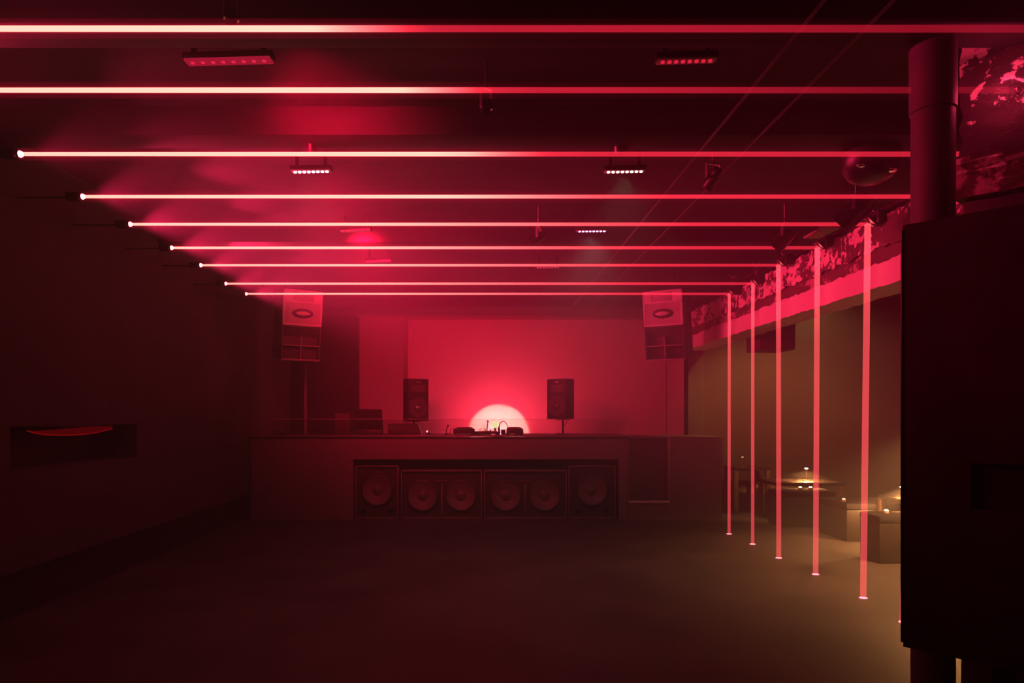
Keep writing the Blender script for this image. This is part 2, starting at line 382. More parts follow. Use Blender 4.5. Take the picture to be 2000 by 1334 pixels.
for i, (d, xl, xr, _z, yp, hot, fc, fw, pa, pe) in enumerate(BE):
    z = PZ(yp, d)
    if LX[i] is not None: xl = PX(LX[i], d)
    root = thing('laser_beam', NTH[i], 'laser beam', (xl, d, z), group='red laser beams')
    def pw(t, xl=xl, xr=xr, hot=hot, fc=fc, fw=fw, pa=pa, pe=pe):
        x = xl + (xr - xl) * t
        after = pa + (pe - pa) * sst(fc, xr, x)
        k = 1 - sst(fc - fw, fc + fw, x)
        return after + (hot - after) * k ** 2
    beam_run('overhead_run', root, (0, 0, 0), (xr - xl, 0, 0), .0105, .0145, pw, M['beam'])
    halo_run('halo', root, (.01, 0, 0), (xr - xl, 0, 0), .0112, lambda t: pw(t) * 1.0)
    sl = lamp('SPOT', 'added_haze_spot', (xl + .06, d, z), HAZE_SPOT if i > 3 else (40, 55, 90, 280)[i], (1, .018, .095), spot_size=math.radians(76), spot_blend=1.0, shadow_soft_size=.03)  # added spot, reddens the haze along each beam and the lintel
    aim(sl, (3.2, d, 3.52))
    if i >= 2:
        pj = thing('laser_projector', 'small laser projector on the left wall, source of the %s beam' % ORD[i], 'projector', (xl, d, z), group='laser projectors on the left wall')
        MB().box(-.105, -.012, -.026, .026, -.026, .026, .005).build('housing', M['black_metal'], pj)
        MB().lathe([(.020, -.0), (.020, .016), (.016, .018)], 20, Matrix.Translation((-.016, 0, 0)) @ Matrix.Rotation(PI / 2, 4, 'Y')).build('lens_ring', M['black_metal'], pj)
        MB().sphere((.004, 0, 0), .019).build('aperture', M['lens'], pj)
        MB().box(WX - xl, -.10, -.006, .006, -.012, .0, .002).build('bracket', M['black_metal'], pj)
    if i >= 3:
        xf = PX(FX[i], d)
        rr = .0235 if i < 7 else .0185
        beam_run('falling_run', root, (xr - xl, 0, 0), (xf - xl, 0, .002 - z), rr, rr,
                 lambda t: 1.25 - .42 * sst(.05, .35, t) - .12 * sst(.5, 1, t), M['beam_fall'])
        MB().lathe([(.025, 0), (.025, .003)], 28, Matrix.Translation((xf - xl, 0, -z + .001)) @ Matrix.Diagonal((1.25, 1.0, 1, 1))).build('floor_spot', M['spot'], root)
        mi = thing('beam_mirror', 'small tilted mirror on a dark bracket by the lintel, turning down the %s laser beam' % ORD[i], 'mirror', (xr, d, z), group='beam mirrors on the lintel')
        R = Matrix.Translation((.014, 0, .014)) @ Matrix.Rotation(math.radians(45), 4, 'Y')
        MB().box(-.045, .045, -.035, .035, .002, .007, .001, R).build('mirror_plate', M['mirror'], mi)
        MB().box(-.05, .05, -.04, .04, .009, .022, .003, R).build('backing', M['black_metal'], mi)
        h = MB(); h.box(.045, .13, -.07, .07, .0, .10, .006); h.build('mount_box', M['black'], mi)
        q = MB(); q.tube([(.05, .0, .10), (.03, .02, .15), (.06, .04, .20), (.02, .06, .25)], .004, 6)
        q.tube([(.06, .04, .20), (.09, .02, .235)], .004, 6); q.build('wire', M['plastic_lt'], mi)

for (ix, iy, iz, en) in ((2.44, 3.20, PZ(176, 3.24), 2.6), (2.85, 2.66, PZ(56, 2.72), 1.2)):
    lamp('POINT', 'beam_impact_glow', (ix, iy, iz), en, (1, .04, .12), shadow_soft_size=.03)
# ------------------------------------------------------------------ ceiling fixtures
def led_bar(label, cx, d, n, col, strength, w=.27, glow=None):
    t = thing('light_bar', label, 'ceiling light', (cx, d, 3.24), (0, 0, math.radians(-3)), 'LED light bars on the ceiling')
    MB().box(-w / 2 - .02, w / 2 + .02, -.03, .03, .012, .048, .005).build('housing', M['black_metal'], t)
    for s in (-1, 1): MB().box(s * (w / 2 - .03) - .012, s * (w / 2 - .03) + .012, -.006, .006, .045, CEIL - 3.24).build('hanger', M['black_metal'], t)
    em = emit('diode_light', col, strength)
    for k in range(n):
        x = -w / 2 + w * (k + .5) / n
        MB().lathe([(.0105, 0), (.0105, .014)], 12, Matrix.Translation((x, -.006, .0))).build('diode', em, t)
    MB().box(-w / 2 - .01, w / 2 + .01, -.03, .03, .004 if glow else .008, .016, .002).build('lens_strip', emit('lens_glow', col, glow) if glow else M['plastic_lt'], t)
def red_wash(x, y, z, energy, tgt, size, blend=1.0):  # added red spots, aimed to make haze and ceiling glow
    l = lamp('SPOT', 'added_red_wash', (x, y, z), energy, (1, .004, .045), spot_size=math.radians(size), spot_blend=blend, shadow_soft_size=.2)
    aim(l, tgt)
red_wash(-1.0, 3.5, 3.13, 270, (-.75, 6, 3.30), 85)
red_wash(PX(608, 5.0), 5.2, 3.17, 300, (-.7, 11, 2.5), 80)
red_wash(PX(695, 6.6), 6.8, 3.17, 620, (-.4, 12, 2.6), 90)
red_wash(PX(447, 3.45), 3.40, 3.20, 22, (-1.29, 3.40, 0), 165)
for bx_, by_, be_, bc_ in ((PX(608, 5.0), 5.0, 8, (1, .55, .52)), (PX(1220, 5.0), 5.0, 9, (1, .58, .48)), (PX(1156, 6.6), 6.6, 30, (1, .55, .58))):
    aim(lamp('SPOT', 'light_bar_downlight', (bx_, by_, 3.20), be_, bc_, spot_size=math.radians(120), spot_blend=1.0, shadow_soft_size=.06), (bx_, by_ + .6, 0))
led_bar('blurred red light bar at the upper left, between the two nearest beams', PX(447, 3.45), 3.45, 8, (1, .02, .08), .9, .42, glow=.38)
led_bar('dim dotted red light bar at the upper right, between the two nearest beams', PX(1340, 3.45), 3.45, 8, (1, .02, .06), .8)
led_bar('bright white light bar on the left half of the ceiling', PX(608, 5.0), 5.0, 8, (1, .60, .85), 9)
led_bar('dotted pale light bar on the right half of the ceiling', PX(1220, 5.0), 5.0, 8, (1, .62, .55), 5)
led_bar('faint light bar on the left ceiling under the fifth beam', PX(695, 6.6), 6.6, 8, (1, .05, .12), .6)
led_bar('violet white light bar on the right ceiling under the fifth beam', PX(1156, 6.6), 6.6, 8, (.8, .35, 1), 5)
led_bar('faint light bar on the left ceiling under the seventh beam', PX(740, 7.9), 7.9, 8, (1, .05, .12), .4)
led_bar('faint pink light bar on the right ceiling over the seventh beam', PX(1070, 8.2), 8.2, 8, (1, .08, .15), .7)

def spotlight(label, px, py, d, rz, tilt=.5, sc=1.0):
    z = PZ(py, d)
    t = thing('ceiling_spotlight', label, 'spotlight', (PX(px, d), d, z), (0, 0, rz), 'small spotlights hung from the ceiling')
    Mx = Matrix.Rotation(tilt, 4, 'X') @ Matrix.Diagonal((sc, sc, sc, 1))
    MB().lathe([(.03, .07), (.04, .05), (.045, -.06), (.05, -.075), (.046, -.075), (.04, -.055)], 24, Mx).build('can', M['black_metal'], t)
    MB().lathe([(.041, -.056), (.041, -.06)], 24, Mx).build('lens', M['mirror'], t)
    y = MB(); 
    for s in (-1, 1): y.box(s * .055 * sc - .004, s * .055 * sc + .004, -.012, .012, -.01, .10)
    y.box(-.059 * sc, .059 * sc, -.012, .012, .095, .105); y.cyl((0, 0, .1), (0, 0, CEIL - z), .01, seg=10)
    y.build('yoke', M['steel'], t)
spotlight('small spotlight hanging under the second beam near the middle', 950, 208, 3.75, .6, .5, .6)
spotlight('small spotlight above the dotted pale light bar', 1210, 270, 4.45, -.4, .7)
spotlight('small spotlight glinting right of the dotted pale light bar', 1393, 347, 5.0, .3, 1.0)
spotlight('small spotlight above the bright white light bar', 606, 278, 4.45, .2)
spotlight('small spotlight above the nearest beam at the upper left', 452, 34, 2.9, .5, .5, .5)
spotlight('small spotlight left of the faint pink light bar', 1052, 464, 6.3, 1.2, 1.2)
spotlight('dark spotlight hanging over the sixth beam by the lintel', 1533, 462, 6.2, .9, .8, 1.7)
spotlight('dark spotlight hanging over the fifth beam by the lintel', 1672, 412, 5.15, .9, .9, 1.9)

# large round-bodied moving light near the column
dm = 4.55
mh = thing('moving_head_light', 'large dark moving stage light hung beside the column', 'stage light', (PX(1700, dm), dm, PZ(300, dm)))
MB().lathe([(0, -.20), (.07, -.195), (.13, -.165), (.175, -.10), (.185, -.02), (.175, .06), (.13, .12), (.10, .14)], 36).build('head_shell', M['black_metal'], mh)
MB().lathe([(.11, .13), (.12, .15), (.12, .22), (.10, .23)], 30).build('neck', M['black'], mh)
MB().box(-.2, .2, -.03, .03, .215, .25, .006, Matrix.Rotation(math.radians(-14), 4, 'Y')).build('mounting_bar', M['black_metal'], mh)
MB().cyl((0, 0, .2), (0, 0, CEIL - PZ(300, dm)), .02).build('stem', M['black_metal'], mh)
MB().sphere((.07, -.11, -.145), .032, 1.3, 1, .7).build('lens', M['mirror'], mh)
MB().sphere((-.11, -.10, -.115), .026, 1.4, 1, .7).build('lens', M['mirror'], mh)

for xx, lb in ((1.43, 'left of two thin pipes running along the right half of the ceiling'), (1.72, 'right of two thin pipes running along the right half of the ceiling')):
    p = MB().cyl((xx, -1, 3.19), (xx, 10.8, 3.19), .009, seg=12).build('ceiling_pipe', M['black_metal'])
    tag(p, lb, 'pipe', 'thin ceiling pipes')
tl = MB().box(PX(1582, 7.2) - .0, PX(1582, 7.2) + .22, 6.95, 7.35, CEIL - .03, CEIL - .005, .004).build('ceiling_panel', M['tile'])
tag(tl, 'small pale yellowish panel on the bar ceiling, below the fifth beam', 'ceiling panel')
dk = MB().box(3.62, 4.1, 8.9, 9.35, 2.33, CEIL - .01, .02).build('hanging_duct', M['cab_dark'])
tag(dk, 'dark square duct box hanging under the far part of the lintel', 'duct')

# ------------------------------------------------------------------ hanging speaker stacks
def rot_stack(yaw, pitch): return Matrix.Rotation(yaw, 4, 'Z') @ Matrix.Rotation(pitch, 4, 'X')
def horn_speaker(label, loc, yaw, pitch, w=.52, h=.47, dp=.5):
    """local: front at y=0 facing -y, z from -h to 0"""
    t = thing('horn_speaker', label, 'speaker', loc, (pitch, 0, yaw), 'hanging speaker stacks'); t.rotation_euler = rot_stack(yaw, pitch).to_euler()
    c = MB(); f = .028; zs = -.155
    MB().box(-w / 2 + .002, w / 2 - .002, .045, dp, -h + .002, -.002, .006).build('cabinet', M['cab_dark'], t)
    c.box(-w / 2 + .003, w / 2 - .003, .022, .05, -h + .003, -.003)
    for s in (-1, 1): c.box(s * w / 2 - (f if s > 0 else 0), s * w / 2 + (f if s < 0 else 0), -.0, .05, -h, 0, .004)
    c.box(-w / 2, w / 2, 0, .05, -f, 0, .004); c.box(-w / 2, w / 2, 0, .05, -h, -h + f, .004); c.box(-w / 2, w / 2, 0, .05, zs - .012, zs + .012, .003)
    c.build('front_frame', M['horn_white'], t)
    # upper recess: side cheeks with a darker middle
    for s in (-1, 1): MB().box(s * .19 - .055, s * .19 + .055, .004, .03, zs + .012, -f, .003).build('cheek', M['horn_white'], t)
    MB().box(-.14, .14, .012, .024, zs + .012, -f, .002).build('recess_panel', M['horn_grey'], t)
    # horn mouth: a rectangular flare narrowing inwards
    x1, z1a, z1b = w / 2 - f, zs - .012, -h + f; zc = (z1a + z1b) / 2
    o = [(-x1, .004, z1b), (x1, .004, z1b), (x1, .004, z1a), (-x1, .004, z1a)]
    i = [(-.1, .018, zc - .05), (.1, .018, zc - .05), (.1, .018, zc + .05), (-.1, .018, zc + .05)]
    MB().frustum(o, i, closed=False).build('horn_flare', M['horn_grey'], t)
    MB().sphere((0, .016, zc), .075, 1.9, .35, .85, 28).build('throat', M['cab_dark'], t)
    plug = MB(); pts = []
    prof = [(0, -.10), (.012, -.085), (.026, -.05), (.032, 0), (.026, .05), (.012, .085), (0, .10)]
    plug.lathe(prof, 20, Matrix.Translation((0, -.012, zc)) @ Matrix.Rotation(PI / 2, 4, 'Y'))
    plug.build('phase_plug', M['horn_white'], t)
    for s in (-1, 1): MB().tube([(s * .18, .2, -.01), (s * .18, .2, .32)], .012, 8).build('hanging_bar', M['black_metal'], t)
    return t
def bass_speaker(label, loc, yaw, pitch, w=.52, h=.46, dp=.5):
    t = thing('bass_speaker', label, 'speaker', loc, (0, 0, 0), 'hanging speaker stacks'); t.rotation_euler = rot_stack(yaw, pitch).to_euler()
    c = MB(); f = .016
    c.box(-w / 2, w / 2, .12, dp, -h, 0, .006)
    for s in (-1, 1): c.box(s * w / 2 - (f if s > 0 else 0), s * w / 2 + (f if s < 0 else 0), 0, .13, -h, 0, .003)
    c.box(-w / 2, w / 2, 0, .13, -f, 0, .003); c.box(-w / 2, w / 2, 0, .13, -h, -h + f, .003)
    c.build('cabinet', M['cab_dark'], t)
    zc = -h * .56
    MB().box(-w / 2 + f, w / 2 - f, .002, .12, zc - .007, zc + .007, .002).build('shelf_divider', M['cab_rib'], t)
    MB().box(-.007, .007, .002, .12, -h + f, -h * .30, .002).build('upright_divider', M['cab_rib'], t)
    MB().box(-w / 2 + .002, w / 2 - .002, -.004, .006, -h, -h + .026, .002).build('front_lip', M['cab_rib'], t)
    sl = MB().frustum([(-w / 2 + f, .02, -f), (w / 2 - f, .02, -f), (w / 2 - f, .10, -h * .3), (-w / 2 + f, .10, -h * .3)],
                      [(-w / 2 + f, .03, -f), (w / 2 - f, .03, -f), (w / 2 - f, .11, -h * .3), (-w / 2 + f, .11, -h * .3)])
    sl.build('horn_ramp', M['cab_dark'], t)
    return t
for side, px, yaw in (('left', 594, math.radians(30)), ('right', 1292, math.radians(-30))):
    d = 9.0; pit = math.radians(11)
    Lc = Vector((PX(px, d), d, PZ(567, d)))
    R = rot_stack(yaw, pit)
    # pitch tips the face down; built so that the top comes forward
    horn_speaker('pale horn speaker hanging high on the %s of the stage, top of its stack' % side, Lc, yaw, pit)
    Lb = Lc + R @ Vector((0, .0, -.475))
    bass_speaker('dark bass cabinet hung below the pale horn speaker on the %s' % side, Lb, yaw, pit)
pl = MB().cyl((PX(567, 9.4), 10.2, 1.2), (PX(567, 9.4), 10.2, 2.25), .022, seg=14).build('support_pole', M['cab_rib'])
tag(pl, 'slim vertical pole standing on the booth below the left hanging speakers', 'pole')

# ------------------------------------------------------------------ DJ booth
BD, BT = 9.66, 1.196
bx0, bx1 = -3.26, PX(1225, BD)
ox0, ox1, oz = PX(690, BD), PX(1209, BD), PZ(897, BD)
bo = thing('dj_booth', 'long dark DJ booth counter with a bay of subwoofers below', 'booth', (0, BD, 0))
fp = MB()
fp.box(bx0, ox0, 0, .06, 0, BT - .03); fp.box(ox1, bx1, 0, .06, 0, BT - .03); fp.box(ox0, ox1, 0, .06, oz, BT - .03)
fp.box(bx0, bx0 + .06, .06, 1.2, 0, BT - .03); fp.box(bx1 - .06, bx1, .06, 1.2, 0, BT - .03)
fp.build('front_panel', M['booth'], bo, smooth=False)
bay = MB()
bay.box(ox0 - .02, ox0, .06, .95, 0, oz); bay.box(ox1, ox1 + .02, .06, .95, 0, oz); bay.box(ox0, ox1, .06, .95, oz, oz + .02); bay.box(ox0, ox1, .93, .95, 0, oz)
bay.build('speaker_bay', M['black'], bo, smooth=False)
MB().box(bx0, bx1 + .01, -.025, 1.25, BT - .022, BT, .004).build('countertop', M['booth_top'], bo)
MB().box(bx0, bx1, -.008, .0, BT - .05, BT - .024).build('dark_strip', M['black'], bo)  # black strip under the countertop edge
gd = thing('glass_guard', 'low clear screen standing along the DJ booth counter', 'screen', (0, BD + .08, BT))
gx0, gx1 = PX(528, BD), PX(1223, BD); gh = PZ(819, BD + .08) - BT
for k in range(3):
    a = gx0 + (gx1 - gx0) * k / 3; b2 = gx0 + (gx1 - gx0) * (k + 1) / 3
    pn_ = MB().box(a + .004, b2 - .004, 0, .008, .0, gh).build('pane', M['glass'], gd)
    MB().box(a + .004, b2 - .004, 0, .008, gh, gh + .005).build('top_edge', M['glass_edge'], pn_)
    MB().box(a + .1, a + .16, -.012, .02, 0, .03, .003).build('clamp', M['black_metal'], gd)

# counter to the right of the booth
sc_ = thing('side_counter', 'lower dark counter with a framed recess, right of the DJ booth', 'counter', (0, BD + .02, 0))
sx0, sx1 = bx1 + .01, PX(1412, BD); rx0, rx1 = PX(1230, BD), PX(1305, BD); rz0, rz1 = PZ(980, BD), PZ(856, BD)
c = MB(); st = PZ(853, BD)
c.box(sx0, rx0, 0, .1, 0, st); c.box(rx1, sx1, 0, .1, 0, st); c.box(rx0, rx1, 0, .1, 0, rz0); c.box(rx0, rx1, 0, .1, rz1, st); c.box(sx0, sx1, .1, .9, 0, st)
c.build('body', M['booth'], sc_, smooth=False)
MB().box(rx0, rx1, .07, .095, rz0, rz1).build('recess_panel', M['cab_dark'], sc_)
MB().box(rx0 - .01, rx1 + .02, -.03, .03, rz0 - .018, rz0 + .012, .004).build('ledge', M['horn_white'], sc_)
MB().box(rx1, rx1 + .035, -.012, .02, rz0, rz1, .003).build('frame_strip', M['cab_rib'], sc_)

# subwoofers
def woofer(t, x, z, r, y=0.0):
    R = Matrix.Translation((x, y, z)) @ Matrix.Rotation(PI / 2, 4, 'X')
    MB().lathe([(r + .012, 0), (r + .012, .006), (r, .012), (r - .012, .012)], 40, R, False).build('surround', M['rubber'], t)
    cn = MB().lathe([(r - .012, .010), (r * .9, .002), (r * .36, -.040), (0, -.042)], 40, R, False).build('woofer_cone', M['cone'], t)
    MB().lathe([(r * .36, -.039), (r * .33, -.028), (r * .22, -.014), (0, -.008)], 32, R, False).build('dust_cap', M['plastic'], cn)
def subwoofer(label, x0, x1, z1, n):
    w = x1 - x0; f = .02
    t = thing('subwoofer', label, 'subwoofer', ((x0 + x1) / 2, BD + .10, 0), group='subwoofers in the booth bay')
    c = MB(); c.box(-w / 2, w / 2, .065, .75, 0, z1, .006)
    for s in (-1, 1): c.box(s * w / 2 - (f if s > 0 else 0), s * w / 2 + (f if s < 0 else 0), 0, .075, 0, z1, .003)
    c.box(-w / 2, w / 2, 0, .075, z1 - f, z1, .003); c.box(-w / 2, w / 2, 0, .075, 0, f, .003)
    c.build('cabinet', M['sub_body'], t)
    MB().box(-w / 2 + f, w / 2 - f, .055, .066, f, z1 - f).build('baffle', M['sub_mesh'], t)
    r = .215 if n == 2 else .215
    zc = z1 * .47 if n == 2 else z1 * .53
    for k in range(n): woofer(t, (k - (n - 1) / 2) * (w * .47), zc, r, .010)
    if n == 1:
        for s in (-1, 1): MB().lathe([(.05, 0), (.05, .01), (.04, .012), (.04, -.0)], 24, Matrix.Translation((s * .2, .054, .1)) @ Matrix.Rotation(PI / 2, 4, 'X')).build('port', M['rubber'], t)
        MB().box(-.06, .06, .045, .056, z1 - .11, z1 - .095, .002).build('badge', M['plastic'], t)
    else:
        MB().box(-.09, .09, .04, .056, z1 - .17, z1 - .15, .003).build('handle_bar', M['plastic'], t)
        MB().box(-.012, .012, .05, .056, .05, z1 - .2, .002).build('centre_brace', M['sub_body'], t)
dS = BD + .12
subwoofer('tall single subwoofer at the left end of the booth bay', ox0 + .008, PX(779, dS), PZ(909, dS), 1)
subwoofer('wide double subwoofer left of the middle of the booth bay', PX(783, dS), PX(942, dS), PZ(918, dS), 2)
subwoofer('wide double subwoofer right of the middle of the booth bay', PX(945, dS), PX(1107, dS), PZ(918, dS), 2)
subwoofer('tall single subwoofer at the right end of the booth bay', PX(1110, dS), ox1 - .02, PZ(909, dS), 1)

# monitor speakers on stands
def monitor(label, px0, px1, ytop, ybot, d, yaw, slabel, sgn):
    x = PX((px0 + px1) / 2, d); z0 = PZ(ybot, d); h = PZ(ytop, d) - z0; w = .34; dp = .34
    t = thing('monitor_speaker', label, 'speaker', (x, d, z0), (0, 0, yaw), 'DJ monitor speakers')
    c = MB(); c.prism([(-w / 2, -dp / 2), (w / 2, -dp / 2), (w / 2, .02), (w / 2 - .07, dp / 2), (-w / 2 + .07, dp / 2), (-w / 2, .02)], 0, h)
    c.build('cabinet', M['black'], t)
    MB().box(-w / 2 + .012, w / 2 - .012, -dp / 2 - .012, -dp / 2 + .002, .012, h - .012, .006).build('grille', M['sub_mesh'], t)
    R = Matrix.Translation((0, -dp / 2 - .013, .20)) @ Matrix.Rotation(PI / 2, 4, 'X')
    MB().lathe([(.15, 0), (.152, .004), (.14, .004), (.05, -.002)], 36, R, False).build('woofer', M['plastic'], t)
    MB().lathe([(.05, .0), (.045, .014), (.025, .024), (0, .028)], 28, R, False).build('dust_cap', M['mirror'] if sgn < 0 else M['plastic'], t)
    MB().frustum([(-.11, -dp / 2 - .013, h - .20), (.11, -dp / 2 - .013, h - .20), (.11, -dp / 2 - .013, h - .09), (-.11, -dp / 2 - .013, h - .09)],
                 [(-.04, -dp / 2 - .018, h - .16), (.04, -dp / 2 - .018, h - .16), (.04, -dp / 2 - .018, h - .13), (-.04, -dp / 2 - .018, h - .13)]).build('horn', M['plastic'], t)
    MB().box(-.035, .035, -dp / 2 - .016, -dp / 2 - .01, h - .06, h - .04, .002).build('badge', M['steel'], t)
    s = thing('speaker_stand', slabel, 'stand', (x, d, BT), group='stands under the monitor speakers')
    MB().cyl((0, 0, .01), (0, 0, z0 - BT - .008), .019, seg=16).build('pole', M['black_metal'], s)
    MB().lathe([(.13, 0), (.13, .008), (.03, .014)], 28).build('base_plate', M['black_metal'], s)
    MB().box(-.1, .1, -.1, .1, z0 - BT - .012, z0 - BT, .003).build('top_plate', M['black_metal'], s)
    MB().tube([(0, -.01, .10), (-sgn * -.08, -.02, z0 - BT - .02)], .006, 8).build('brace', M['black_metal'], s)
monitor('black monitor speaker left of the glowing light, on a short stand', 784, 833, 741, 822, 10.55, math.radians(28), 'short pole stand under the left monitor speaker', -1)
monitor('black monitor speaker right of the glowing light, on a pole', 1071, 1127, 741, 819, 10.35, math.radians(-38), 'short pole stand under the right monitor speaker', 1)

# things on the booth counter
dG = 10.0
def gx(p): return PX(p, dG)
def gz(y): return (849.5 - y) * dG / F + .0
def media_player(label, p0, p1, lid):
    w = gx(p1) - gx(p0)
    t = thing('media_player', label, 'media player', ((gx(p0) + gx(p1)) / 2, dG, BT), group='media players beside the mixer')
    MB().box(-w / 2, w / 2, -.17, .2, .02, .085, .008).build('body', M['plastic'], t)
    MB().lathe([(.10, 0), (.105, .006), (.095, .014), (0, .014)], 36, Matrix.Translation((0, -.02, .085))).build('jog_wheel', M['plastic_lt'], t)
    MB().box(-w * .36, w * .38, .10, .2, .083, .108, .003, ).build('display', M['black'], t)
    for sx in (-1, 1):
        for sy in (-1, 1): MB().cyl((sx * w * .4, .015 + sy * .15, 0), (sx * w * .4, .015 + sy * .15, .022), .018, seg=12).build('foot', M['rubber'], t)
    MB().box(w * .36, w * .42, -.12, -.05, .085, .095, .002).build('fader', M['steel'], t)
media_player('flat media player left of the glowing light with raised display', 886, 927, True)
media_player('boxy media player right of the glowing light', 989, 1021, False)
mx = thing('dj_mixer', 'low DJ mixer with knobs in front of the glowing light', 'mixer', (gx(953), dG, BT))
MB().box(-.15, .15, -.17, .19, .012, .05, .006).build('body', M['plastic'], mx)
for sx in (-1, 1): MB().box(sx * .13 - .015, sx * .13 + .015, -.15, .17, 0, .014).build('foot', M['rubber'], mx)
for k in range(12):
    xx = -.12 + .08 * (k % 4); yy = -.06 + .09 * (k // 4)
    MB().cyl((xx, yy, .05), (xx, yy, .072), .011, .009, 12).build('knob', M['plastic_lt'], mx)
def goose(label, px, yt, bend=0.02, dy=-.05):
    t = thing('gooseneck_lamp', label, 'lamp', (gx(px), dG + dy, BT), group='small gooseneck lamps on the booth')
    h = gz(yt)
    MB().box(-.035, .04, -.03, .03, 0, .012, .003).build('base', M['black'], t)
    MB().tube([(0, 0, .01), (.0, 0, h * .5), (bend * .5, 0, h * .8), (bend, 0, h)], .008, 8).build('neck', M['black'], t)
    MB().sphere((bend, 0, h), .017).build('head', M['black'], t)
goose('short gooseneck lamp with ball head, left of the media player', 872, 832, .025)
goose('tall gooseneck lamp with ball head, rising before the glowing light', 951.5, 824, .012, .235)
ar = thing('arched_lamp', 'thin lamp bent in an arch beside the right media player', 'lamp', (gx(974.5), dG - .02, BT))
MB().cyl((0, 0, 0), (0, 0, gz(835.5)), .016, seg=16).build('base', M['black'], ar)
ht = gz(835.5); rr_ = (gx(991) - gx(974.5)) / 2
MB().tube([(0, 0, ht - .01)] + [(rr_ - rr_ * math.cos(a), 0, ht + (gz(823.5) - ht) * math.sin(a)) for a in [PI * k / 16 for k in range(17)]] + [(2 * rr_, 0, ht - .02)], .0075, 8).build('neck', M['black'], ar)
cy_ = dG + .24
cb = MB(); cb.tube([(gx(936), cy_, BT + .004), (gx(941), cy_, BT + .12), (gx(945), cy_, BT + .135), (gx(949), cy_, BT + .07), (gx(949.5), cy_ + .05, BT + .004)], .003, 6)
cb.tube([(gx(940), cy_, BT + .004), (gx(946), cy_, BT + .10), (gx(948), cy_ + .05, BT + .09), (gx(949), cy_ + .06, BT + .004)], .003, 6)
cb.tube([(gx(927), cy_, BT + .004), (gx(934), cy_ + .06, BT + .075), (gx(948), cy_ + .09, BT + .08), (gx(962), cy_ + .07, BT + .004)], .003, 6)
tag(cb.build('audio_cable', M['black']), 'thin looped cables rising between the media player and the mixer', 'cable')
fr = MB(); fr.tube([(gx(880), dG, BT + .003), (gx(880), dG, BT + .085), (gx(886), dG, BT + .09)], .004, 6)
tag(fr.build('cable_loop', M['black']), 'thin upright cable loop just left of the media player', 'cable')
for lb, p, hh in (('small dark drink can between mixer and arched lamp', 983, .075), ('small dark bottle cap shaped knob box left of the mixer', 930.5, .05)):
    o = MB().lathe([(.028, 0), (.032, .004), (.032, hh - .008), (.026, hh), (0, hh)], 20).build('can', M['plastic']); o.location = (gx(p), dG + .02, BT)
    tag(o, lb if 'can' in lb else 'low round dark canister left of the mixer', 'can')
sl_ = thing('clip_light', 'tiny clip light with a bright spot, right of the sloped console', 'lamp', (gx(836), dG, BT))
MB().box(-.03, .05, -.03, .03, 0, .025, .006).build('base', M['black'], sl_)
MB().tube([(.02, 0, .02), (.0, 0, .045), (-.008, 0, .045)], .008, 8).build('arm', M['black'], sl_)
MB().sphere((-.013, -.005, .046), .013).build('bulb', emit('clip_glow', (1, .25, .3), 6), sl_)
rk = thing('mixing_console', 'sloped mixing console on the counter, below the left monitor speaker', 'mixing console', (gx(791), dG - .05, BT))
w2 = .225; hk = gz(828)
MB().prism([(-w2, 0), (w2 + .035, 0), (w2 - .02, hk), (-w2, hk)], -.16, .16, Matrix.Rotation(PI / 2, 4, 'X')).build('body', M['plastic'], rk)
for k in range(8): MB().cyl((-.18 + .045 * k, -.16, hk * .62), (-.18 + .045 * k, -.175, hk * .62), .010, seg=12).build('knob', M['plastic_lt'], rk)
MB().box(-.2, .19, -.165, -.158, .02, hk * .4, .002).build('lower_strip', M['cab_dark'], rk)
lp = thing('laptop', 'open laptop seen from behind, left of the sloped console', 'laptop', (gx(722), dG + .05, BT))
MB().box(-.19, .19, -.05, .22, 0, .02, .004).build('keyboard_base', M['plastic'], lp)
MB().frustum([(-.205, -.06, .075), (.20, -.06, .075), (.185, -.10, gz(800)), (-.20, -.10, gz(800))],
             [(-.205, -.045, .075), (.20, -.045, .075), (.185, -.085, gz(800)), (-.20, -.085, gz(800))]).build('screen_lid', M['black'], lp)
MB().box(-.06, .06, -.07, -.03, .0, .085, .004).build('hinge_stand', M['plastic'], lp)
bx = MB().box(-.1, .1, -.1, .1, 0, gz(808), .006).build('cardboard_box', M['paper']); bx.location = (gx(667), dG + .1, BT)
tag(bx, 'small dim box standing on the counter left of the laptop', 'box')
pc = MB().box(-.19, .19, -.08, .08, 0, .075, .012).build('equipment_case', M['plastic']); pc.location = (gx(724), dG - .13, BT)
tag(pc, 'low flat equipment case on the counter in front of the laptop', 'case')
hp = thing('headphones', 'round headphones lying near the left end of the booth counter', 'headphones', (gx(545.5), dG - .1, BT))
MB().tube([(.062 * math.cos(a), 0, .075 + .068 * math.sin(a)) for a in [-.5 + (PI + 1.0) * k / 20 for k in range(21)]], .006, 8).build('headband', M['plastic_lt'], hp)
for s in (-1, 1):
    MB().lathe([(.0, 0), (.035, .003), (.038, .02), (.03, .03), (0, .03)], 24, Matrix.Translation((s * .058, 0, .042)) @ Matrix.Rotation(-s * PI / 2, 4, 'Y')).build('ear_cup', M['plastic'], hp)

